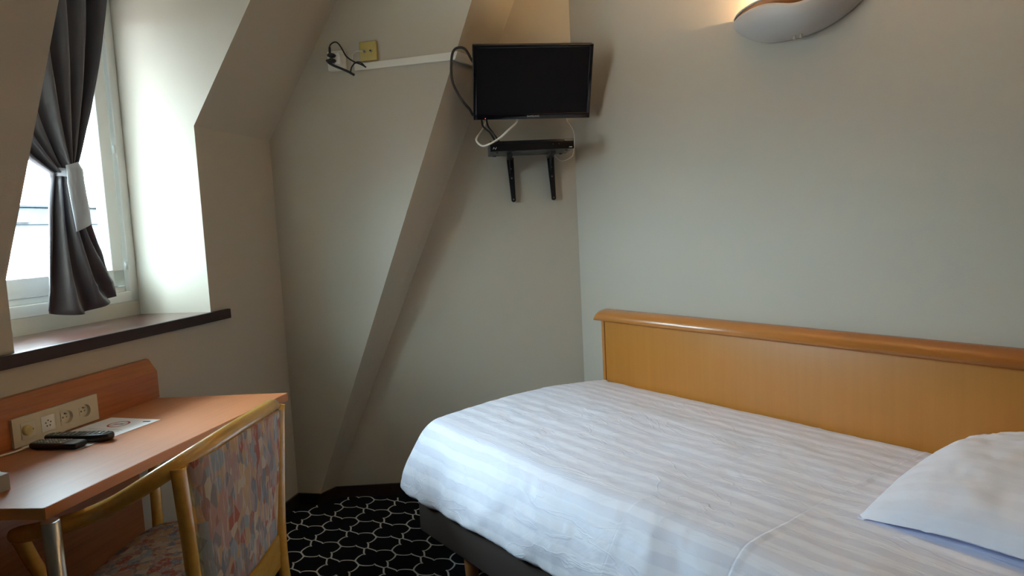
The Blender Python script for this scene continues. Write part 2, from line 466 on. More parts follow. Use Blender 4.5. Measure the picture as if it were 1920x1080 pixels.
# ------------------------------------------------------------------ the room
HC = 2.55                      # ceiling height
NW = -1.785                    # window wall plane
UL, UR = 1.578, 2.455          # dormer opening
UF = 3.005                     # far end of the window wall
UB, BE = -1.9, -1.9          # back end of the room
CW = 2.268                     # bed wall plane
cornerB = 2.556                # far corner, along the bed wall

# floor with its woven trellis
fl = MB()
fl.cur = 0
pts = [W(UB - .2, NW - .2, 0), W(UF + .6, NW - .2, 0), B(cornerB + .9, CW + .2, 0), B(BE - .2, CW + .2, 0)]
fl.prism([p for p in pts], (0, 0, -0.08))
fl.cur = 1
e1 = Vector((0.2083, 0.0093)); e2 = Vector((-0.021, 0.1545))
p10 = Vector((3.180, 1.032))           # a junction bar running along the bed
quad = [(.087, 0), (.076, .0045), (.066, .013), (.058, .022), (.051, .033), (.047, .045), (.0535, .0535), (.040, .0535), (.028, .058), (.014, .064), (0, .0705)]
def in_room(b, c):
    p = B(b, c, 0); u = p.dot(U1); n = p.dot(N1)
    return n > NW + .015 and u < 3.0 + (.12 if n > -1.6 else 0) and c < CW - .01 and p.y < 3.37 and b > BE and u > UB
def ribbon(pl, w):
    n = len(pl); L = []; R = []
    for i in range(n):
        a = pl[max(i - 1, 0)]; b_ = pl[min(i + 1, n - 1)]
        d = (b_ - a).normalized(); nn = Vector((-d.y, d.x)) * w / 2
        L.append(pl[i] + nn); R.append(pl[i] - nn)
    for i in range(n - 1):
        q = [L[i], L[i + 1], R[i + 1], R[i]]
        if all(in_room(t.x, t.y) for t in q):
            fl.add([B(t.x, t.y, 0.0012) for t in q], [(0, 1, 2, 3)])
LW = 0.0072
for i in range(-4, 23):
    for j in range(-15, 10):
        cb = p10 - e1 * (i + 0.5) + e2 * j          # centre of a lobed cell
        def P(x, y): return cb + Vector((x, y)) + Vector((0, x * 0.045)) + Vector((-y * 0.1, 0))
        for sx in (-1, 1):
            for sy in (-1, 1):
                ribbon([P(x * sx, y * sy) for x, y in quad], LW)
        ribbon([P(.087, 0), P(.121, 0)], LW)
        ribbon([P(0, .0705), P(0, .0845)], LW)
struct(fl.build('floor', ['carpet', 'carpet_line']))

# window wall: one thick wall with the opening left out, sloping above
wl_ = MB()
T = -0.33
wl_.prism([W(UB, NW, 0), W(UF + .3, NW, 0), W(UF + .3, NW, 1.789), W(UR, NW, 1.789), W(UR, NW, 1.0), W(UB, NW, 1.0)], N1 * T)
UW = 1.31                      # unseen widening behind a splayed side, added to let in more light
wl_.prism([W(UB, NW, 1.0), W(UL, NW, 1.0), W(UW, NW + T, 1.0), W(UB, NW + T, 1.0)], Z * .248)
SR, SL = 0.65, 0.373
wl_.prism([W(UR, NW, 1.789), W(UR, NW + SR * (HC + .05 - 1.789), HC + .05), W(UR, NW + T, HC + .05), W(UR, NW + T, 1.789)], U1 * (UF + .3 - UR))
zc = HC + .05; nc = NW + SL * (zc - 1.248)
e0 = [W(UL, NW, 1.248), W(UL, nc, zc), W(UW, NW + T, zc), W(UW, NW + T, 1.248)]
e1_ = [W(UB, NW, 1.248), W(UB, nc, zc), W(UB, NW + T, zc), W(UB, NW + T, 1.248)]
wl_.add(e0 + e1_, [(0, 1, 2, 3), (4, 5, 6, 7), (0, 1, 5, 4), (1, 2, 6, 5), (2, 3, 7, 6), (3, 0, 4, 7)])
# apron behind the sill and the sides down to the frame
wl_.prism([W(UW - .1, NW + T, 0.0), W(UR + .1, NW + T, 0.0), W(UR + .1, NW + T, 1.098), W(UW - .1, NW + T, 1.098)], N1 * -0.12)
wl_.prism([W(UR, NW + T, 1.0), W(UR + .3, NW + T, 1.0), W(UR + .3, NW + T, HC), W(UR, NW + T, HC)], N1 * -0.12)
wl_.prism([W(UW, NW + T, 1.0), W(UW - .3, NW + T, 1.0), W(UW - .3, NW + T, HC), W(UW, NW + T, HC)], N1 * -0.12)
wl_.prism([W(UW, NW + T, 2.33), W(UR, NW + T, 2.33), W(UR, NW + T, HC), W(UW, NW + T, HC)], N1 * -0.12)
# unseen eave added over the window head, depth set to block high sky
wl_.prism([W(UW - .35, NW + T - .10, 2.33), W(UR + .35, NW + T - .10, 2.33), W(UR + .35, NW + T - .10, 2.45), W(UW - .35, NW + T - .10, 2.45)], N1 * -0.58)
struct(wl_.build('wall_left', 'wall'))

# boxed-in hip: flat front facing the room, leaning side running back to the far wall
def arris(z): return W(UF, -1.664 + 0.401 * (z - 0.057), z)
def hipline(z): return Vector((-0.944 + 0.437 * (z - 0.057), 3.369 + 0.0085 * (z - .057), z))
hp = MB()
ZT = HC + .05
L0, L1 = W(UF, NW - .3, 0), W(UF, NW - .3, ZT)
K0, K1 = L0 + U1 * .35, L1 + U1 * .35
NS = 1
vs = [L0, L1, arris(ZT), arris(0), K0, K1, hipline(ZT), hipline(0)]
hp.add(vs, [(0, 1, 2, 3), (3, 2, 6, 7), (7, 6, 5, 4), (4, 5, 1, 0), (1, 5, 6, 2), (0, 3, 7, 4)])
struct(hp.build('wall_hip', 'wall'))

n4 = Vector((-0.02105, 0.99978, 0)); t4 = Vector((n4.y, -n4.x, 0)); d4 = 3.3883
wf = MB()
pA = n4 * d4 + t4 * (-1.35); pB = n4 * d4 + t4 * 0.50
wf.prism([pA, pB, pB + Z * ZT, pA + Z * ZT], n4 * 0.12)
struct(wf.build('wall_far', 'wall'))
wr = MB()
wr.prism([B(BE - .1, CW, 0), B(cornerB + .15, CW, 0), B(cornerB + .15, CW, ZT), B(BE - .1, CW, ZT)], CC * 0.12)
struct(wr.build('wall_right', 'wall'))
wb = MB()
q0 = W(UB, NW - .33, 0); q1 = B(BE, CW + .12, 0)
dn = (q1 - q0).normalized(); nb_ = Vector((dn.y, -dn.x, 0))
if nb_.y > 0: nb_ = -nb_
wb.prism([q0, q1, q1 + Z * ZT, q0 + Z * ZT], nb_ * 0.12)
struct(wb.build('wall_back', 'wall'))
ce = MB()
ce.prism([W(UB - .1, NW + .15, HC), W(UF + .7, NW + .15, HC), B(cornerB + .9, CW + .2, HC), B(BE - .3, CW + .2, HC), W(UB - .3, .8, HC)], (0, 0, 0.08))
ce.cbox((UW, NW + T - .12, 2.33), (UR, -1.25, 2.40), W)
struct(ce.build('ceiling', 'ceiling'))

# skirting
def skirt(a, b_, nrm, name):
    m = MB(); a = Vector(a); b_ = Vector(b_); nrm = Vector(nrm)
    h = 0.057
    m.prism([a, b_, b_ + Z * h, a + Z * h], nrm * 0.010)
    return struct(m.build(name, 'skirting'))
skirt(W(UB, NW, 0), W(UF, NW, 0), N1, 'baseboard_left')
hk = MB(); hk.prism([W(UF, NW, 0), arris(0), arris(.057), W(UF, NW, .057)], -U1 * .010)
struct(hk.build('baseboard_hip', 'skirting'))
hm = MB()
a0, h0 = arris(0), hipline(0); side = (h0 - a0).normalized(); sn = Vector((side.y, -side.x, 0))
a1, h1 = arris(.057), hipline(.057)
hm.prism([a0 - U1 * .010, h0, h1, a1 - U1 * .010], sn * 0.010)
struct(hm.build('baseboard_hip_side', 'skirting'))
skirt(h0, n4 * d4 + t4 * 0.34, -n4, 'baseboard_far')
skirt(B(BE, CW, 0), B(cornerB - .01, CW, 0), -CC, 'baseboard_right')

# window sill
si = MB()
si.prism([W(UL, NW + .002, 1.0), W(UR, NW + .002, 1.0), W(UR, NW + T, 1.0), W(UW, NW + T, 1.0)], Z * .040)
si.cur = 1
si.cbox((0.10, NW, 1.001), (2.564, NW + .018, 1.0405), W, .003)
so = si.build('trim_1', ['sill', 'sill_front']); struct(so)
plab(so, 'dark mahogany window sill')

# window
NF = NW + T
wi = thing('window_1', 'white painted casement window in the dormer', 'window', W((UW + UR) / 2, NF, 1.098)); wi['kind'] = 'structure'
fr_ = MB()
ft, zb0, zt0 = 0.043, 1.098, 2.33
fr_.cbox((UW, NF - .075, zb0), (UR, NF, zb0 + ft), W, .003)
fr_.cbox((UW, NF - .075, zt0 - ft), (UR, NF, zt0), W, .003)
fr_.cbox((UW, NF - .075, zb0), (UW + ft, NF, zt0), W, .003)
fr_.cbox((UR - ft, NF - .075, zb0), (UR, NF, zt0), W, .003)
fr_.cbox((UW + ft, NF - .075, zb0 + ft), (UR - ft, NF - .02, zb0 + ft + .022), W, .003)
fr_.build('window_frame', 'white_paint', wi)
sa = MB()
s0, s1, sb, st = UW + ft + .006, UR - ft - .009, zb0 + ft + .024, zt0 - ft - .006
wst = .062
sa.cbox((s0, NF - .060, sb), (s1, NF - .012, sb + .068), W, .004)
sa.cbox((s0, NF - .060, st - wst), (s1, NF - .012, st), W, .004)
sa.cbox((s0, NF - .060, sb), (s0 + wst, NF - .012, st), W, .004)
sa.cbox((s1 - wst, NF - .060, sb), (s1, NF - .012, st), W, .004)
sa.build('sash', 'white_paint', wi)
gl = MB()
gl.cbox((s0 + wst - .005, NF - .042, sb + .063), (s1 - wst + .005, NF - .036, st - wst + .005), W)
gl.build('glass', 'glass', wi)
for zz in (1.23, 1.70, 2.15):
    hg = MB()
    hg.tube([W(s1 + .004, NF - .005, zz), W(s1 + .004, NF - .005, zz + .032)], .0045, 10)
    hg.build('hinge', 'white_paint', wi)

# ------------------------------------------------------------------ neighbour house outside
nh = thing('neighbouring_house', 'pale house across the way with a grey stone parapet seen through the window', 'building', W(9.5, -14.0, -6))
def O(a, b_, c): return W(a, b_, c)
m = MB(); m.cbox((2, -20, -6), (24, -14, 1.90), O); m.build('facade', 'facade', nh)
m = MB(); m.cbox((1.8, -20, 1.93), (24.2, -13.9, 2.30), O)
for k in range(9): m.cbox((2.6 + k * 2.4 + .3 * (k % 3), -13.92, 1.97), (3.4 + k * 2.4, -13.86, 2.24), O)
m.build('parapet', 'stone', nh)
m = MB(); m.cbox((1.7, -20, 2.32), (24.3, -13.85, 2.36), O); m.cbox((1.7, -20, 1.88), (24.3, -13.86, 1.915), O); m.build('coping', 'slate', nh)
for k in range(5):
    m = MB(); m.cbox((4 + k * 4, -14.01, -2.2), (5.1 + k * 4, -13.96, -.6), O); m.build('shutter', 'facade', nh)

# ------------------------------------------------------------------ curtain
NC = NW + T + .085
cu_ = thing('curtain', 'charcoal satin curtain gathered with a tie in front of the window', 'curtain', W(2.04, NC, 1.09))
cm = MB()
KZ = 1.578
ns, nt = 90, 60
P = []
for i in range(ns):
    s = i / (ns - 1)
    row = []
    for j in range(nt):
        t = j / (nt - 1)
        if t < 0.62:                         # from the rail down to the tie
            q = t / 0.62
            z0 = 2.315
            ut = 1.66 + 0.645 * s; uk = 2.005 + 0.075 * s
            z = z0 + (KZ - z0) * q
            e = 1.35 + 2.1 * (1 - s)
            u = ut + (uk - ut) * q ** e
            z -= 0.030 * (1 - s) ** 1.6 * sin(pi * min(1, q ** 2.2)) 
            amp = 0.018 + 0.016 * (1 - q)
            k = 6.2
            n = NC + amp * sin(2 * pi * k * (s ** 1.05) ) + 0.010 * sin(2 * pi * 4 * s + 1) + 0.028 * q ** 3 * sin(pi * s)
        else:                                # from the tie down to the hem
            q = (t - 0.62) / 0.38
            uk = 2.005 + 0.075 * s
            ub = 1.915 + 0.325 * s
            u = uk + (ub - uk) * q ** (0.8 if s > .5 else .75)
            zh = 1.120 - 0.028 * sin(pi * min(1, s * 1.25)) + 0.016 * max(0, s - .7) / .3
            z = KZ + (zh - KZ) * q
            amp = 0.020 * (0.5 + q)
            env = 1 - .85 * max(0, (s - .80) / .20) ** 1.2
            n = NC + amp * env * sin(2 * pi * (6.2 * s * (1 - q) + 2.6 * s * q) + 2.2 * q) + 0.030 * (1 - q) * sin(pi * s) + .018 * q * sin(pi * s)
            u += 0.030 * q * s * (1 - s) * sin(2 * pi * 2.6 * s)
        n += 0.006 * math.exp(-((z - 1.190) / .008) ** 2)
        n += 0.003 * noise.noise(Vector((u * 14, z * 6, 3)))
        row.append(W(u, n, z))
    P.append(row)
cm.grid(P, ns, nt)
cm.build('curtain_cloth', 'curtain', cu_, solid=.003, subsurf=0)
# tie band: a loop round the gather and a hanging tail
tb = MB()
loop = []
for k in range(25):
    th = 2 * pi * k / 24
    loop.append((2.046 + .041 * cos(th), NC + .014 + .046 * sin(th), KZ + .004 - .010 * cos(th)))
R0 = [[W(*p) + Z * .014, W(*p) - Z * .014] for p in loop]
tb.grid(R0, 25, 2)
tail = [(2.010, .060, 1.612, 2.062), (2.008, .064, 1.585, 2.076), (2.004, .066, 1.55, 2.074), (2.006, .068, 1.50, 2.076), (2.012, .068, 1.44, 2.082), (2.020, .066, 1.384, 2.086)]
TG = []
for (ua, dn_, z, ub) in tail:
    TG.append([W(ua + (ub - ua) * k / 6, NC + dn_ + .006 * sin(pi * k / 6), z + .026 * (k / 6) * (1 if z < 1.5 else .6)) for k in range(7)])
tb.grid(TG, len(TG), 7)
plab(tb.build('tieback', 'lining', cu_, solid=.003), 'silver grey satin tie band with a hanging tail')
cr = MB(); cr.tube([W(UW + .10, NC, 2.318), W(UR - .02, NC, 2.318)], .008, 10)
cr.build('curtain_rail', 'white_paint', cu_)

# ------------------------------------------------------------------ desk
dk = thing('desk', 'orange wood veneer writing desk fixed below the window sill', 'desk', W(1.6, -1.5, 0))
m = MB()
ZD = .785
top = [W(1.156, -1.279, ZD), W(2.136, -1.279, ZD), W(2.060, -1.742, ZD), W(1.098, -1.742, ZD)]
m.prism([p - Z * .0265 for p in top], Z * .0265)
m.build('desktop', 'desk_top', dk)
m = MB()
def edge(a, b_, off):
    m.prism([a + off * .0006, b_ + off * .0006, b_ + off * .0006 - Z * .0258, a + off * .0006 - Z * .0258], off * .0012)
edge(top[0] - Z * .0004, top[1] - Z * .0004, N1)
plab(m.build('edge_band', 'front_edge', dk), 'orange front edge band')
m = MB()
d1 = (top[0] - top[3]).normalized(); o1 = Vector((d1.y, -d1.x, 0))
edge(top[3] - Z * .0004, top[0] - Z * .0004, o1 if o1.dot(U1) < 0 else -o1)
plab(m.build('edge_band', 'desk_edge', dk), 'yellow edge band at the near end')
m = MB()
d1 = (top[1] - top[2]).normalized(); o1 = Vector((d1.y, -d1.x, 0))
edge(top[2] - Z * .0004, top[1] - Z * .0004, o1 if o1.dot(U1) > 0 else -o1)
plab(m.build('edge_band', 'desk_edge', dk), 'yellow edge band at the far end')
m = MB()
prof = [(-1.742, ZD), (-1.742, .880), (-1.752, .893), (-1.772, .922), (NW, .924), (NW, ZD)]
m.prism([W(0.95, n, z) for n, z in prof], U1 * (2.072 - .95))
m.build('back_panel', 'cherry', dk)
m = MB()
m.cbox((0.98, NW + .002, .10), (1.955, -1.752, ZD - .027), W, .002)
m.build('modesty_panel', 'cherry', dk)
m = MB(); m.tube([W(1.168, -1.272, 0.004), W(1.160, -1.266, .40), W(1.152, -1.262, .7585)], .0175, 24)
m.disc(W(1.168, -1.272, 0), Z, .024, 24, .012)
plab(m.build('leg', 'chrome', dk), 'brushed steel tube leg')
m = MB(); m.cbox((1.05, -1.752, 0.0), (1.075, -1.35, ZD - .027), W, .002)
m.build('side_panel', 'cherry', dk)
# socket strip on the back panel
PU0, PU1, PZ0, PZ1 = 1.500, 1.792, .7875, .868
PF = -1.742
sp_ = MB()
zc_, hh = (PZ0 + PZ1) / 2, .0222
sp_.cbox((PU0, PF, PZ0), (PU1, PF + .009, zc_ - hh), W)
sp_.cbox((PU0, PF, zc_ + hh), (PU1, PF + .009, PZ1), W)
for a_, b_ in ((PU0, 1.676 - hh), (1.676 + hh, 1.742 - hh), (1.742 + hh, PU1)):
    sp_.cbox((a_, PF, zc_ - hh), (b_, PF + .009, zc_ + hh), W)
sp_.cbox((PU0, PF - .0005, PZ0), (PU1, PF + .0006, PZ1), W)
strip = sp_.build('socket_strip', 'cream2', dk); plab(strip, 'ivory four gang wall socket strip')
cz = (PZ0 + PZ1) / 2
def module(uc, kind):
    h = .0225; y0 = PF + .0092
    def F(u, z, d=0): return W(uc + u, y0 + d, cz + z)
    mm = MB(); nm = 'socket'
    if kind == 'power':
        seg = 32; R = .0195; outer = []; inner = []; back = []
        for k in range(seg):
            th = 2 * pi * k / seg; c_, s_ = cos(th), sin(th); q = 1 / max(abs(c_), abs(s_))
            outer.append(F(c_ * q * h, s_ * q * h, .0012)); inner.append(F(c_ * R, s_ * R, .0012)); back.append(F(c_ * R * .93, s_ * R * .93, -.0090))
        vs = outer + inner + back
        fs = [(k, (k + 1) % seg, seg + (k + 1) % seg, seg + k) for k in range(seg)] + [(seg + k, seg + (k + 1) % seg, 2 * seg + (k + 1) % seg, 2 * seg + k) for k in range(seg)]
        fs.append(tuple(range(2 * seg, 3 * seg)))
        mm.add(vs, fs)
        mm.cur = 1
        for (a, b_) in ((-.0065, -.001), (.0065, -.001)): mm.disc(F(a, b_, -.0089), N1, .0026, 12, .0003)
        mm.cur = 2
        mm.tube([F(0, .0095, -.0089), F(0, .0095, -.001)], .0024, 10)
        mats = ['cream2', 'hole', 'screw']
        nm = 'power_socket'
    elif kind == 'phone':
        mm.cbox((uc - h, y0 - .001, cz - h), (uc + h, y0 + .0012, cz + h), W, .0006)
        mm.cur = 1
        for k in range(5):
            th = pi / 2 + 2 * pi * k / 5
            mm.disc(F(.0085 * cos(th), .0085 * sin(th), .0013), N1, .0021, 12, .0003)
        mats = ['white_plastic', 'hole']
        nm = 'telephone_socket'
    else:
        mm.cbox((uc - h, y0 - .001, cz - h), (uc + h, y0 + .0014, cz + h), W, .0006)
        mm.cur = 1
        mm.tube([F(-.006, .001, .001), F(-.006, .001, .010)], [.0150, .0125], 20)
        mm.cur = 2
        mm.disc(F(.013, -.001, .0014), N1, .0028, 12, .0006)
        mats = ['cream2', 'yellow', 'hole']
        nm = 'plug_adapter'
    return mm.build(nm, mats, strip)
module(1.546, 'amber'); module(1.610, 'phone'); module(1.676, 'power'); module(1.742, 'power')

# ------------------------------------------------------------------ things on the desk
ZS = ZD
# sheet of paper with a no smoking sign
pp = MB()
pc0 = Vector((1.797, -1.516)); pdir = (Vector((1.501, -1.541)) - pc0).normalized(); pw = Vector((pdir.y, -pdir.x))
if pw.y > 0: pw = -pw
def PP(a, b_, z=0): q = pc0 + pdir * a + pw * b_; return W(q.x, q.y, ZS + .0006 + z)
pa = MB()
pa.prism([PP(0, 0), PP(.297, 0), PP(.297, .192), PP(0, .192)], (0, 0, .0004))
sheet = pa.build('paper_sheet', 'paper', origin=PP(.15, .1))
tag(sheet, 'white notice sheet with a red no smoking sign lying on the desk', 'paper')
pr = MB()
def ring(c, ro, ri, seg=36, z=.00055):
    a = [PP(c[0] + ro * cos(2 * pi * k / seg), c[1] + ro * sin(2 * pi * k / seg), z) for k in range(seg)]
    b_ = [PP(c[0] + ri * cos(2 * pi * k / seg), c[1] + ri * sin(2 * pi * k / seg), z) for k in range(seg)]
    pr.add(a + b_, [(k, (k + 1) % seg, seg + (k + 1) % seg, seg + k) for k in range(seg)])
sc_ = (.062, .098)
ring(sc_, .032, .0265)
dd = Vector((.707, .707)); pn = Vector((-.707, .707))
a = Vector(sc_) - dd * .029; b2 = Vector(sc_) + dd * .029
pr.add([PP(*(a + pn * .0028), .00055), PP(*(b2 + pn * .0028), .00055), PP(*(b2 - pn * .0028), .00055), PP(*(a - pn * .0028), .00055)], [(0, 1, 2, 3)])
pr.cur = 1
a = Vector(sc_)
pr.add([PP(a.x - .004, a.y - .018, .0005), PP(a.x + .003, a.y - .018, .0005), PP(a.x + .003, a.y + .018, .0005), PP(a.x - .004, a.y + .018, .0005)], [(0, 1, 2, 3)])
for k in range(9):
    y = .112 + k * .0125
    if k in (3, 6): continue
    pr.add([PP(y, .03, .0005), PP(y + .003, .03, .0005), PP(y + .003, .160 - .02 * (k % 3), .0005), PP(y, .160 - .02 * (k % 3), .0005)], [(0, 1, 2, 3)])
pr.cur = 2
pr.add([PP(.018, .018, .0005), PP(.028, .014, .0005), PP(.033, .036, .0005), PP(.024, .042, .0005)], [(0, 1, 2, 3)])
o = pr.build('printed_sign', ['red', 'ink', 'inkd'], sheet); 

def remote(name, label, c0, ang, L, Wd, H, face, keys, rounded, zbase):
    """lies flat, length along the direction ang measured in the desk frame"""
    d = Vector((cos(ang), sin(ang))); s_ = Vector((-d.y, d.x))
    def F(a, b_, z): q = Vector(c0) + d * a + s_ * b_; return W(q.x, q.y, zbase + z)
    root = thing(name, label, 'remote control', F(0, 0, 0), 'remote controls on the desk')
    bm_ = MB()
    n = 40
    def outline(shr, z):
        out = []
        for k in range(n):
            th = 2 * pi * k / n
            e = .5 if rounded else .22
            cc, ss = cos(th), sin(th)
            x = math.copysign(abs(cc) ** e, cc) * (L / 2 - shr); y = math.copysign(abs(ss) ** (e if rounded else .22), ss) * (Wd / 2 - shr)
            out.append(F(x, y, z))
        return out
    lay = [outline(.006, 0), outline(.001, H * .25), outline(0, H * .6), outline(.0015, H * .9), outline(.004, H)]
    bm_.grid([[lay[j][k] for j in range(5)] for k in range(n)], n, 5, close_u=True)
    bm_.add(lay[4], [tuple(range(n))], False); bm_.add(lay[0], [tuple(range(n))[::-1]], False)
    bm_.build('remote_body', 'black', root)
    if face:
        fm = MB(); fm.prism([F(-L / 2 + .008, -Wd / 2 + .005, H - .0002), F(L / 2 - .008, -Wd / 2 + .005, H - .0002), F(L / 2 - .008, Wd / 2 - .005, H - .0002), F(-L / 2 + .008, Wd / 2 - .005, H - .0002)], Z * .0006)
        fm.build('remote_face', face, root)
    rows, colsn = keys
    x0, x1 = -L / 2 + .016, L / 2 - (.045 if not rounded else .020)
    for r_ in range(rows):
        for c_ in range(colsn):
            km = MB()
            x = x0 + (x1 - x0) * r_ / (rows - 1); y = (-.5 + (c_ + .5) / colsn) * (Wd - .014)
            km.box(F(x, y, H + .0012), [U1 * d.x + N1 * d.y, U1 * s_.x + N1 * s_.y, Z], (.0058, (Wd - .014) / colsn * .62, .0022), .0006)
            mt = 'key'
            if (r_ * 5 + c_ * 3) % 7 == 0: mt = 'keyw'
            if r_ == 1: mt = ('keyr', 'keyg', 'yellow', 'key')[c_ % 4]
            km.build('button', mt, root)
    return root
remote('remote_control', 'flat black remote with slate face nearer the desk front, on the notice sheet', (1.526, -1.617), radians(88), .150, .048, .017, 'remote_face', (10, 4), False, ZS + .0012)
remote('remote_control', 'rounded black remote behind the flat one, against the socket strip', (1.582, -1.602), radians(82), .195, .046, .022, None, (12, 4), True, ZS + .0012)

# grey box at the desk's near end, mostly out of frame
ph = thing('plastic_box', 'pale grey plastic box at the near end of the desk', 'box', W(1.17, -1.56, ZS))
m = MB()
m.prism([W(1.245, -1.463, ZS), W(1.245, -1.463, ZS + .038), W(1.245, -1.66, ZS + .052), W(1.245, -1.66, ZS)], U1 * -.17)
m.build('box_body', 'greyp', ph)
m = MB()
m.prism([W(1.236, -1.475, ZS + .0395), W(1.236, -1.650, ZS + .052), W(1.200, -1.650, ZS + .052), W(1.200, -1.475, ZS + .0395)], Z * .006)
m.build('top_plate', 'white_plastic', ph)
m = MB()
m.tube(smooth_path([W(1.60, -1.712, ZS + .004), W(1.514, -1.706, ZS + .004), W(1.47, -1.705, ZS + .004), W(1.43, -1.715, ZS + .004), W(1.36, -1.712, ZS + .004), W(1.28, -1.69, ZS + .004), W(1.24, -1.655, ZS + .010)], 6), .0026, 8)
tag(m.build('thin_cable', 'cable_white', origin=W(1.44, -1.71, ZS)), 'thin white cord running along the desk to the socket strip', 'cable')

# ------------------------------------------------------------------ armchair at the desk
ch = thing('armchair', 'lacquered bentwood armchair with brushstroke patterned seat and back', 'chair', (-.94, 1.77, 0))
rail = [(-1.150, 2.085, .680), (-1.06, 2.092, .690), (-.95, 2.098, .708), (-.86, 2.105, .738), (-.79, 2.105, .775), (-.752, 2.075, .805), (-.728, 2.01, .832), (-.715, 1.92, .846), (-.708, 1.80, .853), (-.708, 1.66, .861),
        (-.715, 1.548, .860), (-.738, 1.475, .849), (-.785, 1.440, .824), (-.840, 1.434, .793), (-.890, 1.446, .764), (-.95, 1.461, .739), (-1.02, 1.467, .715), (-1.09, 1.475, .700), (-1.155, 1.480, .691)]
rp = smooth_path(rail, 8)
for _ in range(60):
    rp = [rp[0]] + [(rp[i - 1] + rp[i] * 2 + rp[i + 1]) / 4 for i in range(1, len(rp) - 1)] + [rp[-1]]
nr = len(rp)
rad = []
for i in range(nr):
    e = min(i, nr - 1 - i)
    rad.append(.0185 * (1 if e > 5 else (.35 + .65 * math.sqrt(max(0, 1 - ((5 - e) / 5) ** 2)))))
m = MB(); m.tube(rp, rad, 18, flat=1.05)
m.build('top_rail', 'bent', ch)
def post(pts, r, name='leg', lab=None):
    m = MB(); p = smooth_path(pts, 6); n = len(p)
    m.tube(p, [interp([0, 1], r, i / (n - 1)) for i in range(n)], 16)
    o = m.build(name, 'bent', ch)
    return o
post([(-.748, 1.452, .838), (-.744, 1.452, .76), (-.742, 1.458, .66), (-.740, 1.470, .46), (-.722, 1.485, .22), (-.690, 1.480, .0)], (.0168, .0150))
post([(-.726, 2.040, .822), (-.732, 2.020, .66), (-.732, 1.985, .46), (-.722, 1.965, .30), (-.690, 1.955, .0)], (.0175, .0155))
post([(-1.135, 1.482, .690), (-1.142, 1.520, .62), (-1.146, 1.560, .54), (-1.145, 1.575, .42), (-1.150, 1.572, .2), (-1.155, 1.565, 0)], (.017, .014))
post([(-1.130, 2.080, .682), (-1.135, 2.055, .62), (-1.13, 2.045, .54), (-1.13, 2.035, .42), (-1.15, 2.03, .2), (-1.155, 2.035, 0)], (.017, .014))
# upholstered back: curved slab between the rear posts
def backcurve(s, z, off):
    # s 0 left .. 1 right
    k = (z - .47) / (.845 - .47)
    yl = 1.500 + (1.468 - 1.500) * k; yr = 1.895 + (2.022 - 1.895) * k
    y = yl + (yr - yl) * s
    xl = -.735; xr = -.722
    x = xl + (xr - xl) * s + (.012 + .010 * k) * sin(pi * s) + off
    return Vector((x, y, z))
m = MB()
nS, nZ = 24, 22
lo = .468
def topz(s): return interp([0, .1, .3, .6, 1], [.842, .846, .846, .838, .815], s)
ring_ = []
for i in range(nS):
    s = i / (nS - 1)
    col_ = []
    tz = topz(s)
    ed = min(1, min(s, 1 - s) / .06); th = .016 * math.sqrt(max(0.05, 1 - (1 - ed) ** 2))
    for j in range(nZ):
        q = j / (nZ - 1); col_.append(backcurve(s, lo + (tz - lo) * q, th * (math.sqrt(max(.1, 1 - max(0, 1 - min(q, 1) / .04) ** 2)))))
    for j in range(nZ):
        q = 1 - j / (nZ - 1); col_.append(backcurve(s, lo + (tz - lo) * q, -th * 1.1 - .012 * sin(pi * q) * sin(pi * s)))
    col_.append(col_[0])
    ring_.append(col_)
m.grid(ring_, nS, 2 * nZ + 1)
m.add(ring_[0][:-1], [tuple(range(2 * nZ))]); m.add(ring_[-1][:-1], [tuple(range(2 * nZ))])
m.build('backrest', 'fabric', ch)
# cross rail under the back
m = MB()
G = []
for i in range(15):
    s = i / 14
    p = backcurve(s * 1.12 - .06, .47, 0)
    zt, zb = .465, .405
    G.append([Vector((p.x + .010, p.y, zb)), Vector((p.x + .010, p.y, zt)), Vector((p.x - .010, p.y, zt)), Vector((p.x - .010, p.y, zb)), Vector((p.x + .010, p.y, zb))])
m.grid(G, 15, 5, smooth=False)
m.add(G[0][:4], [(0, 1, 2, 3)]); m.add(G[-1][:4], [(0, 1, 2, 3)])
m.build('cross_rail', 'bent', ch)
# seat: padded superellipse cushion on a frame
def seat_out(th, sx, sy):
    c_, s_ = cos(th), sin(th); e = .42
    return math.copysign(abs(c_) ** e, c_) * sx, math.copysign(abs(s_) ** e, s_) * sy
m = MB(); n = 64; lay = []
for (shr, z) in ((.03, .425), (.006, .430), (0, .450), (.004, .468), (.018, .480), (.06, .488), (.13, .492), (.20, .493)):
    L_ = []
    for k in range(n):
        x, y = seat_out(2 * pi * k / n, .205 - shr, .262 - shr)
        L_.append(Vector((-.945 + x, 1.775 + y * (1 - .10 * (x / .2)), z)))
    lay.append(L_)
m.grid([[lay[j][k] for j in range(len(lay))] for k in range(n)], n, len(lay), close_u=True)
m.add(lay[0], [tuple(range(n))]); m.add(lay[-1], [tuple(range(n))], True)
m.build('seat', 'fabric', ch)
m = MB()
for (a, b_) in (((-.742, 1.515, .395), (-1.143, 1.570, .395)), ((-.735, 1.990, .395), (-1.13, 2.035, .395)), ((-1.135, 1.575, .395), (-1.135, 2.030, .395)), ((-.745, 1.515, .375), (-.740, 1.985, .375))):
    a = Vector(a); b_ = Vector(b_); d = (b_ - a)
    m.box((a + b_) / 2, [d, Z.cross(d), Z], (d.length, .022, .055), .004)
m.build('seat_frame', 'bent', ch)

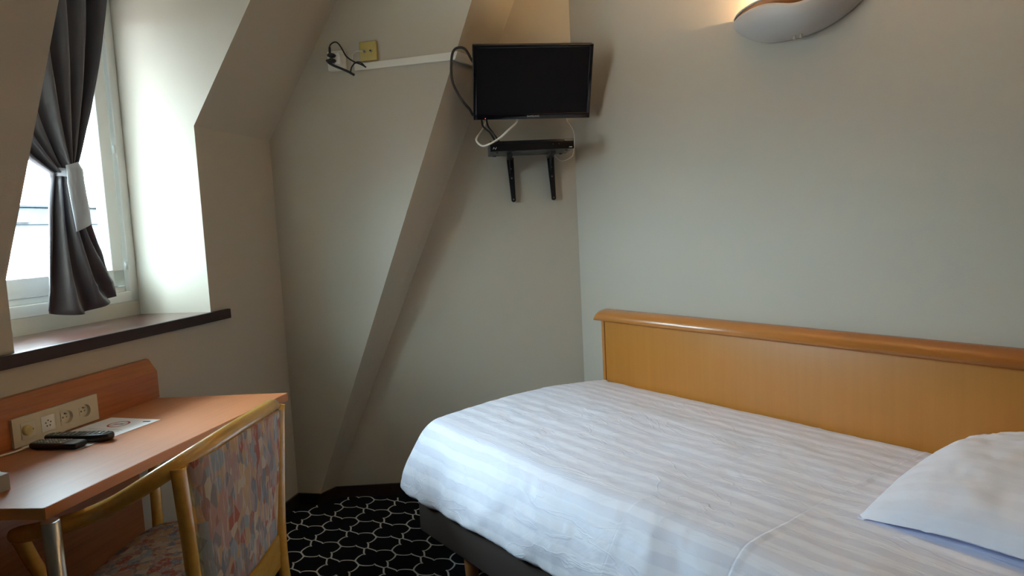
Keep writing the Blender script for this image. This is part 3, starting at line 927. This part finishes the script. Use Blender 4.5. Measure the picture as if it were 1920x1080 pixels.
# ------------------------------------------------------------------ headboard
BH0, BH1 = 0.22, 2.372
hb = thing('headboard', 'long honey coloured wooden headboard panel on the wall behind the bed', 'headboard', B(1.3, 2.25, 0))
m = MB(); m.cbox((BH0, 2.232, .15), (BH1 - .021, CW - .001, .858), B, .0008); m.build('panel', 'head', hb)
m = MB(); m.cbox((BH1 - .018, 2.230, .15), (BH1, CW - .001, .859), B, .0015); m.build('end_stile', 'head_cap', hb)
m = MB()
prof = [(CW - .001, .860), (2.212, .860), (2.206, .864), (2.204, .872), (2.206, .884), (2.214, .896), (2.230, .906), (2.250, .911), (CW - .001, .912)]
a0, a1 = BH0, BH1 + .026
ny = len(prof)
rows_ = []
for bb, k in ((a0, 0), (a1 - .030, 0), (a1 - .012, .10), (a1 - .003, .32), (a1, .55)):
    r_ = []
    for (c_, z) in prof:
        r_.append(B(bb, c_, z if z <= .8601 else .860 + (z - .860) * (1 - k)))
    r_.append(r_[0]); rows_.append(r_)
m.grid(rows_, len(rows_), ny + 1, smooth=True)
m.add(rows_[-1][:-1], [tuple(range(ny))]); m.add(rows_[0][:-1], [tuple(range(ny))])
m.build('cap_rail', 'head_cap', hb)

# ------------------------------------------------------------------ bed
bd = thing('bed', 'low single bed with charcoal upholstered base along the panelled wall', 'bed', B(1.3, 1.7, 0))
m = MB(); m.cbox((0.33, 1.165, .175), (2.300, 2.205, .370), B, .012); m.build('bed_base', 'bed', bd)
m = MB(); m.cbox((0.34, 1.270, .370), (2.22, 2.195, .515), B, .05); m.build('mattress', 'mattress', bd)
for (b_, c_) in ((2.010, 1.215), (2.010, 2.12), (.52, 1.215), (.52, 2.12)):
    m = MB(); m.tube([B(b_, c_, 0), B(b_, c_, .10), B(b_, c_, .177)], [.019, .024, .028], 20)
    m.build('leg', 'leg', bd)

# duvet: flat cloth folded over the edges of the mattress, heights in metres
def fbm(x, y, s=1.0):
    return noise.fractal(Vector((x * s, y * s, 4.2)), 0.8, 2.1, 4)
CN, BF = 1.335, 2.330               # where the near side and the foot start to turn down
def duvet_top(b_, c_):
    z = .572 + .030 * sin(pi * min(1, max(0, (2.235 - c_) / .95))) * (0.35 + .65 * min(1, max(0, (b_ - .9) / 1.3)))
    z += .006 * fbm(b_, c_, 2.2) + .004 * fbm(b_ + 7, c_ * 2.4, 3.0)
    # pressed fold lines and small creases
    for bc, w, h in ((.922, .004, .0035), (1.262, .004, .0018)):
        z += h * math.exp(-((b_ - bc - .012 * sin(3 * c_)) / w) ** 2)
    z += .0040 * math.exp(-((fbm(b_ * 1.1, c_ * 3.2, 1.6)) / .05) ** 2) * (0.3 + .7 * max(0, sin(2.1 * b_ + 1)))
    # rumple where the cloth hangs over near the pillow
    z += .007 * math.exp(-(((b_ - .66) / .045) ** 2 + ((c_ - 1.36) / .05) ** 2))
    return z
nb2, nc2 = 240, 150
bmin = .40
cmax = 2.226
TB, TC = .34, .36                    # cloth length past the turn
sk = [0, .05, .10, .16, .22, .28, .33, .36]
so_ = [0, .049, .091, .128, .158, .184, .196, .182]
sz_ = [0, .006, .034, .082, .136, .192, .240, .256]
m = MB(); P = []; UVs = []
for i in range(nb2):
    row = []
    fb = i / (nb2 - 1); bflat = bmin + (BF + TB - bmin) * fb
    for j in range(nc2):
        fc = j / (nc2 - 1); cflat = CN - TC + (cmax - CN + TC) * fc
        eb = max(0, bflat - BF); ec = max(0, CN - cflat)
        L = math.hypot(eb, ec)
        Lm = .36
        bcl = min(bflat, BF); ccl = max(cflat, CN)
        zt = duvet_top(bcl, ccl)
        if L > 1e-6:
            dx, dy = eb / L, -ec / L
            Lc = L * (1 if max(dx, -dy) > .999 else Lm / max(Lm, min(TB / max(dx, 1e-4), TC / max(-dy, 1e-4))))
            o_ = cinterp(sk, so_, Lc); dz = cinterp(sk, sz_, Lc)
            wrink = min(1, Lc / .15); wrink = wrink * wrink * (3 - 2 * wrink)
            pos = (bcl * 1.0 if dy < -.5 else ccl)
            along = bcl if -dy > dx else ccl
            ang_ = math.atan2(dx, -dy)
            fold = fbm((along + ang_ * .3) * 3.0 + Lc * 1.6, Lc * .8, 2.6)
            fold2 = sin((along * 26 + ang_ * 9 + 5 * fbm(along, Lc * 1.5, 2)) - Lc * 9)
            lower = max(0, (Lc - .12) / .24)
            o_ += wrink * (.010 * fold) + lower * .0085 * fold2 * (.45 + .8 * abs(fbm(along * 1.7, 3.0, 1.3)))
            slope_b = 1.0 + .18 * max(0, min(1, (bcl - 1.2) / 1.1)) - .10
            # hem hangs a little lower towards the foot
            z = zt - dz * slope_b
            b_ = bcl + dx * o_ * .95; c_ = ccl + dy * o_
        else:
            z = zt; b_ = bflat; c_ = cflat
            # far edge tucks down against the panel
            t = max(0, (c_ - 2.195) / .03)
            z -= .012 * t * t
        row.append(B(b_, c_, z)); UVs.append((cflat, bflat))
    P.append(row)
m.grid(P, nb2, nc2); m.uv = UVs
dv = m.build('duvet', 'linen', origin=B(1.3, 1.7, .52), solid=.014, solid_off=-1)
tag(dv, 'white satin striped duvet covering the bed', 'duvet')

# pillow
m = MB()
pcb, pcc = .492, 1.893
hx, hy = .325, .330
NN = 56
def pil(u, v, sgn):
    # u, v in -1..1
    r = (1 - abs(u) ** 2.6) * (1 - abs(v) ** 2.6)
    h = .094 * max(0, r) ** .42
    pinch = 1 - .055 * (1 - abs(u) ** 2) * abs(v) ** 3 - 0
    pinch2 = 1 - .055 * (1 - abs(v) ** 2) * abs(u) ** 3
    x = u * hx * pinch2; y = v * hy * pinch
    w = .010 * fbm(u * 1.3, v * 1.3, 1.7) * r ** .3
    cr_ = .006 * math.exp(-((fbm(u * 2, v * 2, 1.2)) / .07) ** 2) * (abs(u * v)) ** .5
    tilt = .050 * (y + hy) / (2 * hy)
    z = .607 + h * (1.0 if sgn > 0 else .22) * sgn + tilt + (w - cr_) * (1 if sgn > 0 else .3)
    # corner towards the foot and the room droops onto the duvet
    d = math.hypot((u - 1) , (v + 1))
    z -= .020 * math.exp(-(d / .45) ** 2)
    d2 = math.hypot(u - 1, v - 1)
    z -= .030 * math.exp(-(d2 / .62) ** 2)
    return B(pcb + x + .0 * y, pcc + y + .02 * u, z)
for sg in (1, -1):
    P = [[pil(-1 + 2 * i / (NN - 1), -1 + 2 * j / (NN - 1), sg) for j in range(NN)] for i in range(NN)]
    m.grid(P, NN, NN)
m.uv = [((i % NN) * .012, 0) for _ in range(2) for i in range(NN * NN)]
pl_ = m.build('pillow', 'pillow', origin=B(pcb, pcc, .60))
tag(pl_, 'plump white pillow at the right end of the bed', 'pillow')

# ------------------------------------------------------------------ television
R_tv = Matrix(((0.99394095, -0.09628655, 0.05301219), (0.10933982, 0.91543129, -0.38733752), (-0.01123362, 0.39078697, 0.9204126)))
KT = 1.05
ctv = Vector((0.1331 * KT, 2.9793 * KT, 0.6078 * KT + EYE))
def TV(x, y, z): return ctv + R_tv @ Vector((x, y, z)) * KT
tv = thing('television', 'black flat screen television tilted down in the corner near the ceiling', 'television', ctv)
m = MB()
m.cbox((-.255, 0.004, -.155), (.255, .034, .155), TV, .004)
m.cbox((-.17, .034, -.11), (.17, .062, .10), TV, .012)
m.build('back_shell', 'black', tv)
m = MB()
bw = .015
m.cbox((-.255, -.004, -.155), (.255, .006, -.155 + .024), TV, .002)
m.cbox((-.255, -.004, .155 - bw), (.255, .006, .155), TV, .0048)
m.cbox((-.255, -.004, -.155), (-.255 + bw, .006, .155), TV, .002)
m.cbox((.255 - bw, -.004, -.155), (.255, .006, .155), TV, .002)
m.build('bezel', 'black_gloss', tv)
m = MB(); m.cbox((-.241, .001, -.132), (.241, .007, .141), TV); m.build('screen', 'screen', tv)
m = MB(); m.disc(TV(-.205, -.0045, -.149), TV(0, -1, 0) - TV(0, 0, 0), .0015, 12, .0006); m.build('standby_light', 'led', tv)
m = MB()
p0 = TV(0, .062, 0); p1 = n4 * (d4 - .004) + t4 * .12; p1 = Vector((p1.x, p1.y, 1.93))
m.tube([p0, (p0 + p1) / 2, p1], .014, 12)
m.box(p1, [t4, n4, Z], (.09, .008, .14), .002)
m.box(p0 - (TV(0, 1, 0) - TV(0, 0, 0)) * .003, [TV(1, 0, 0) - TV(0, 0, 0), TV(0, 1, 0) - TV(0, 0, 0), TV(0, 0, 1) - TV(0, 0, 0)], (.11, .006, .11), .001)
m.build('mount_arm', 'black', tv)

def text(txt, size, frame, parent, mat, name, ext=.0004, sx=1.0):
    cu0 = bpy.data.curves.new('t', 'FONT'); cu0.body = txt; cu0.size = size; cu0.extrude = ext; cu0.align_x = 'CENTER'; cu0.align_y = 'CENTER'
    to = bpy.data.objects.new('t', cu0); COL.objects.link(to)
    bpy.context.view_layer.update()
    me = bpy.data.meshes.new_from_object(to.evaluated_get(bpy.context.evaluated_depsgraph_get()))
    m = MB(); m.add([frame(v.co.x * sx, v.co.y, v.co.z) for v in me.vertices], [tuple(p.vertices) for p in me.polygons])
    bpy.data.objects.remove(to); bpy.data.meshes.remove(me); bpy.data.curves.remove(cu0)
    return m.build(name, mat, parent)
text('SAMSUNG', .0095, lambda x, y, z: TV(x + .004, -.0045 - z, y - .1430), tv, 'print', 'brand_lettering', sx=1.25)

# ------------------------------------------------------------------ set-top box on two wall brackets
ya = radians(-5)
bx_r = Vector((cos(ya), -sin(ya), 0)); bx_d = Vector((sin(ya), cos(ya), 0))
cbx = Vector((.1235, 3.13, 1.687)) 
def SB(x, y, z): return cbx + bx_r * x + bx_d * y + Z * z
sb_ = thing('set_top_box', 'slim black set top box on two wall brackets below the television', 'set-top box', SB(0, .1, -.026))
BWd, BHt, BD = .382, .0455, .215
m = MB(); m.cbox((-BWd / 2 + .003, .008, -BHt / 2), (BWd / 2 - .003, BD, BHt / 2 - .001), SB, .0015); m.build('case', 'steel_dark', sb_)
m = MB(); m.cbox((-BWd / 2, -.004, -BHt / 2), (BWd / 2, .010, BHt / 2), SB, .002); m.build('front_panel', 'black_gloss', sb_)
for a in (-.16, .16):
    for y in (.035, .185):
        m = MB(); m.disc(SB(a, y, -BHt / 2 - .005), Z, .008, 14, .0052); m.build('foot', 'black', sb_)
text('THOMSON', .0068, lambda x, y, z: SB(x + .168, -.0046 - z, y + .0150), sb_, 'print', 'brand_lettering', sx=1.15)
m = MB()
def stroke(a, b_, w=.0022):
    a = Vector(a); b_ = Vector(b_); d = (b_ - a).normalized(); n_ = Vector((-d.y, d.x)) * w / 2
    q = [a + n_, b_ + n_, b_ - n_, a - n_]
    m.add([SB(t.x, -.0045, t.y) for t in q], [(0, 1, 2, 3)])
lx, lz = -.178, -.0125
for a, b_ in (((0, 0), (.0035, .009)), ((.0035, .009), (.0065, .004)), ((.0075, .0035), (.0095, -.001)), ((.0095, -.001), (.0145, .009))):
    stroke((lx + a[0] * 1.1, lz + a[1]), (lx + b_[0] * 1.1, lz + b_[1]))
m.build('emblem', 'print', sb_)
m = MB()
stroke((.168, -.0150), (.182, -.0150), .003)
m.build('model_mark', 'print', sb_)
for a in (.095, .122):
    m = MB(); m.disc(SB(a, -.0042, .001), -bx_d, .0014, 8, .0004); m.build('button', 'greyp', sb_)

def bracket(xw, zlow, ztop):
    """wall arm tapering down the wall and a shelf arm under the box"""
    yw = d4 - .002 + xw * .021
    r = thing('shelf_bracket', 'x', 'bracket', (xw, yw, zlow), 'black brackets under the set-top box')
    m = MB()
    w0, w1 = .0170, .0105
    m.prism([(xw + .010 - w1, yw, zlow), (xw + .010 + w1, yw, zlow), (xw + .002 + w0, yw, ztop), (xw + .002 - w0, yw, ztop)], (0, -.020, 0))
    m.disc((xw + .010, yw, zlow), (0, -1, 0), .0110, 18, .020)
    m.build('wall_arm', 'black', r)
    m = MB()
    m.cbox((xw - .013, yw - .255, ztop - .012), (xw + .013, yw, ztop), lambda a, b_, c_: Vector((a, b_, c_)), .002)
    m.prism([(xw - .003, yw - .014, ztop - .012), (xw - .003, yw - .13, ztop - .012), (xw - .003, yw - .014, ztop - .08)], (.006, 0, 0))
    m.build('shelf_arm', 'black', r)
    for zz, xx in ((zlow + .002, xw + .010), (zlow + .105, xw + .006), (zlow + .150, xw + .004)):
        m = MB(); m.disc((xx, yw - .0205, zz), (0, -1, 0), .0038, 12, .0012); m.build('screw', 'screw', r)
    return r
zbt = 1.687 - .0455 / 2 - .0052
r = bracket(.020, 1.455, zbt); r['label'] = 'left black wall bracket under the set-top box'
r = bracket(.217, 1.455, zbt); r['label'] = 'right black wall bracket under the set-top box'

def cable(name, pts, r, mat, label, group=None, n=8):
    m = MB(); m.tube(smooth_path(pts, n), r, 10)
    o = m.build(name, mat, origin=pts[0]); return tag(o, label, 'cable', group)
cable('tv_cable', [(-.085, 3.165, 2.02), (-.125, 3.110, 2.066), (-.152, 3.080, 2.110), (-.185, 3.080, 2.118), (-.207, 3.080, 2.100), (-.217, 3.080, 2.050), (-.217, 3.080, 1.981), (-.196, 3.080, 1.923), (-.166, 3.080, 1.875), (-.149, 3.115, 1.858), (-.130, 3.215, 1.842), (-.060, 3.240, 1.845)],
      .0058, 'cable', 'thick black cable looping out from the left side of the television')
cable('tv_cable', [(-.100, 3.235, 1.850), (-.097, 3.20, 1.795), (-.066, 3.150, 1.756), (-.045, 3.16, 1.722), (-.030, 3.22, 1.700), (-.02, 3.29, 1.695), (.02, 3.346, 1.695)], .0042, 'cable', 'left one of two thin black cables between television and set-top box', 'cables hanging below the television')
cable('tv_cable', [(-.080, 3.235, 1.850), (-.074, 3.205, 1.795), (-.050, 3.180, 1.755), (-.030, 3.185, 1.725), (-.012, 3.24, 1.705), (.0, 3.30, 1.700), (.03, 3.348, 1.70)], .0042, 'cable', 'right one of two thin black cables between television and set-top box', 'cables hanging below the television')
cable('aerial_cable', [(.070, 3.240, 1.850), (.060, 3.190, 1.803), (.024, 3.100, 1.759), (-.018, 3.100, 1.724), (-.067, 3.100, 1.698), (-.099, 3.110, 1.692), (-.122, 3.130, 1.710), (-.128, 3.180, 1.736), (-.113, 3.26, 1.770), (-.10, 3.330, 1.800), (-.085, 3.372, 1.84)],
      .0043, 'cable_white', 'white cable looping under the television to the wall')
cable('thin_wire', [(.305, 3.300, 1.855), (.300, 3.290, 1.815), (.314, 3.29, 1.790), (.330, 3.30, 1.760), (.335, 3.33, 1.715), (.328, 3.345, 1.66), (.317, 3.345, 1.645), (.286, 3.345, 1.630), (.260, 3.345, 1.634), (.240, 3.343, 1.655), (.235, 3.343, 1.672)],
      .0018, 'cable_white', 'thin grey wire hanging behind the right end of the set-top box')

# ------------------------------------------------------------------ wall sockets and trunking on the hip front
FX = UF
def HW(n, z, d=0): return W(FX - d, n, z)
def hbox(m, n0, n1_, z0, z1, dd, bev=.0, d0=0):
    m.cbox((FX - dd, n0, z0), (FX - d0, n1_, z1), W, bev)
ws = thing('wall_socket', 'white surface wall socket holding a double adapter', 'socket', HW(-1.405, 2.078))
m = MB(); hbox(m, -1.448, -1.364, 2.078, 2.166, .022, .003); m.build('socket_plate', 'trunk', ws)
ad = thing('plug_adapter', 'white double plug adapter in the left wall socket', 'adapter', HW(-1.425, 2.135, .022))
m = MB(); hbox(m, -1.430, -1.375, 2.098, 2.152, .050, .005, .022); m.build('adapter_body', 'white_plastic', ad)
def plug(zc, name_label, pts, bend):
    r = thing('power_plug', name_label, 'plug', HW(-1.407, zc, .050), 'black power plugs in the adapter')
    m = MB()
    n = 24; lay = []
    for (d_, s_) in ((.0505, .9), (.060, 1), (.072, .92), (.078, .6)):
        lay.append([HW(-1.407 + .019 * s_ * cos(2 * pi * k / n), zc + .0098 * s_ * sin(2 * pi * k / n), d_) for k in range(n)])
    m.grid([[lay[j][k] for j in range(4)] for k in range(n)], n, 4, close_u=True)
    m.add(lay[-1], [tuple(range(n))]); m.add(lay[0], [tuple(range(n))])
    m.build('plug_body', 'black', r)
    m = MB(); pth = smooth_path(pts, 8); k_ = len(pth)
    m.tube(pth, [.0055 if i < k_ * bend else .0032 for i in range(k_)], 10)
    m.build('cord', 'cable', r)
    return r
plug(2.136, 'upper black plug with a cord arching up and over', [(-.768, 3.170, 2.142), (-.768, 3.170, 2.162), (-.766, 3.172, 2.179), (-.757, 3.178, 2.191), (-.744, 3.180, 2.196), (-.731, 3.177, 2.190), (-.719, 3.175, 2.174), (-.707, 3.172, 2.151), (-.696, 3.170, 2.130), (-.678, 3.166, 2.113), (-.660, 3.162, 2.101), (-.646, 3.159, 2.094), (-.628, 3.165, 2.087), (-.610, 3.175, 2.077)], .12)
plug(2.113, 'lower black plug with a cord running down to the right', [(-.784, 3.165, 2.116), (-.772, 3.168, 2.101), (-.752, 3.176, 2.090), (-.719, 3.175, 2.075), (-.690, 3.169, 2.060), (-.676, 3.166, 2.051), (-.664, 3.164, 2.043)], 1.0)
cable('extension_cable', [(-.612, 3.172, 2.076), (-.624, 3.160, 2.091), (-.638, 3.158, 2.098), (-.653, 3.161, 2.096), (-.667, 3.164, 2.086), (-.676, 3.166, 2.073), (-.680, 3.166, 2.056)], .0030, 'cable', 'short black cord curling between trunking end and lower plug cord')
ts = thing('aerial_socket', 'yellowed square aerial wall socket above the trunking', 'socket', HW(-1.249, 2.106))
m = MB(); hbox(m, -1.290, -1.208, 2.108, 2.193, .018, .003); m.build('socket_plate', 'yellowed', ts)
for nn in (-1.266, -1.234):
    m = MB(); m.tube([HW(nn, 2.149, .017), HW(nn, 2.149, .026)], .0062, 16); m.build('coaxial_port', 'screw', ts)
    m = MB(); m.disc(HW(nn, 2.149, .0262), -U1, .004, 12, .0004); m.build('port_hole', 'hole', ts)
m = MB(); m.tube(smooth_path([HW(-1.266, 2.149, .024), HW(-1.275, 2.149, .032), HW(-1.300, 2.151, .028), HW(-1.322, 2.143, .015), HW(-1.332, 2.125, .007), HW(-1.335, 2.100, .005)], 6), .0020, 8)
tag(m.build('aerial_lead', 'trunk', origin=HW(-1.30, 2.14)), 'thin white lead curving from the yellowed aerial socket', 'cable')
tr = thing('cable_trunking', 'white cable trunking strip crossing the slanted boxing towards the television', 'trunking', HW(-1.05, 2.077))
m = MB()
m.prism([HW(-1.322, 2.072), HW(-1.322, 2.100), arris(2.108) , arris(2.074)], -U1 * .012)
m.build('trunking_length', 'trunk', tr)
m = MB()
a0, a1 = arris(2.074), arris(2.108); h0, h1 = hipline(2.074), hipline(2.108)
sd = (h0 - a0).normalized(); sn = Vector((sd.y, -sd.x, 0))
q0, q1 = a0 + (h0 - a0) * .92, a1 + (h1 - a1) * .92
m.prism([a0 - U1 * .012, q0, q1, a1 - U1 * .012], sn * .013)
m.build('trunking_length', 'trunk', tr)

# ------------------------------------------------------------------ wall sconce
def sconce(sx0, szr, label, power=1.0):
    sco = thing('wall_sconce', label, 'lamp', B(sx0, CW, szr - .06))
    def bowl(name, mat, hw, dep, drop, off, thk, front_dip=0.0):
        m = MB(); P = []
        nu, nv = 48, 16
        for i in range(nu):
            a = -1 + 2 * i / (nu - 1)                  # along the wall
            row = []
            wv = max(0.0, 1 - abs(a) ** 2.3)
            dl = dep * wv ** .70
            zr = szr + off - .016 * a * a
            dr = drop * wv ** .85
            for j in range(nv):
                t = j / (nv - 1)                        # rim (0) to keel at the wall (1)
                th = t * pi / 2
                d = dl * cos(th) ** .9 if t < 1 else 0
                z = zr - dr * sin(th) - front_dip * wv * cos(th) ** 2 * math.exp(-((a + .30) / .36) ** 2)
                row.append(B(sx0 + a * hw, CW - .002 - d, z))
            P.append(row)
        m.grid(P, nu, nv)
        return m.build(name, mat, sco, solid=thk)
    bowl('bowl', 'ceramic', .256, .115, .118, 0, .005, .034)
    bowl('inner_dish', 'ceramic_in', .240, .102, .060, .018, .003)
    m = MB()
    P = []
    for i in range(49):
        a = -1 + 2 * i / 48; wv = max(0, 1 - abs(a) ** 2.3)
        P.append(B(sx0 + a * .250, CW - .004 - .100 * wv ** .70, szr + .020 - .018 * a * a))
    m.tube(P, .0045, 8)
    m.build('rim', 'ceramic', sco)
    for k in (-.012, .012):
        m = MB()
        m.tube([B(sx0 - .02 + k, CW - .030, szr - .108), B(sx0 - .02 + k, CW - .040, szr - .128)], .0042, 10)
        m.build('screw', 'brass', sco)
    m = MB()
    m.tube([B(sx0 - .05, CW - .045, szr - .012), B(sx0 + .05, CW - .045, szr - .012)], [.011, .011], 12)
    m.build('bulb', 'bulb', sco)
sconce(1.365, 2.045, 'boat shaped grey ceramic wall light high above the headboard, switched on')
sconce(0.05, 2.045, 'boat shaped grey ceramic wall light above the pillow end, outside the picture to the right')
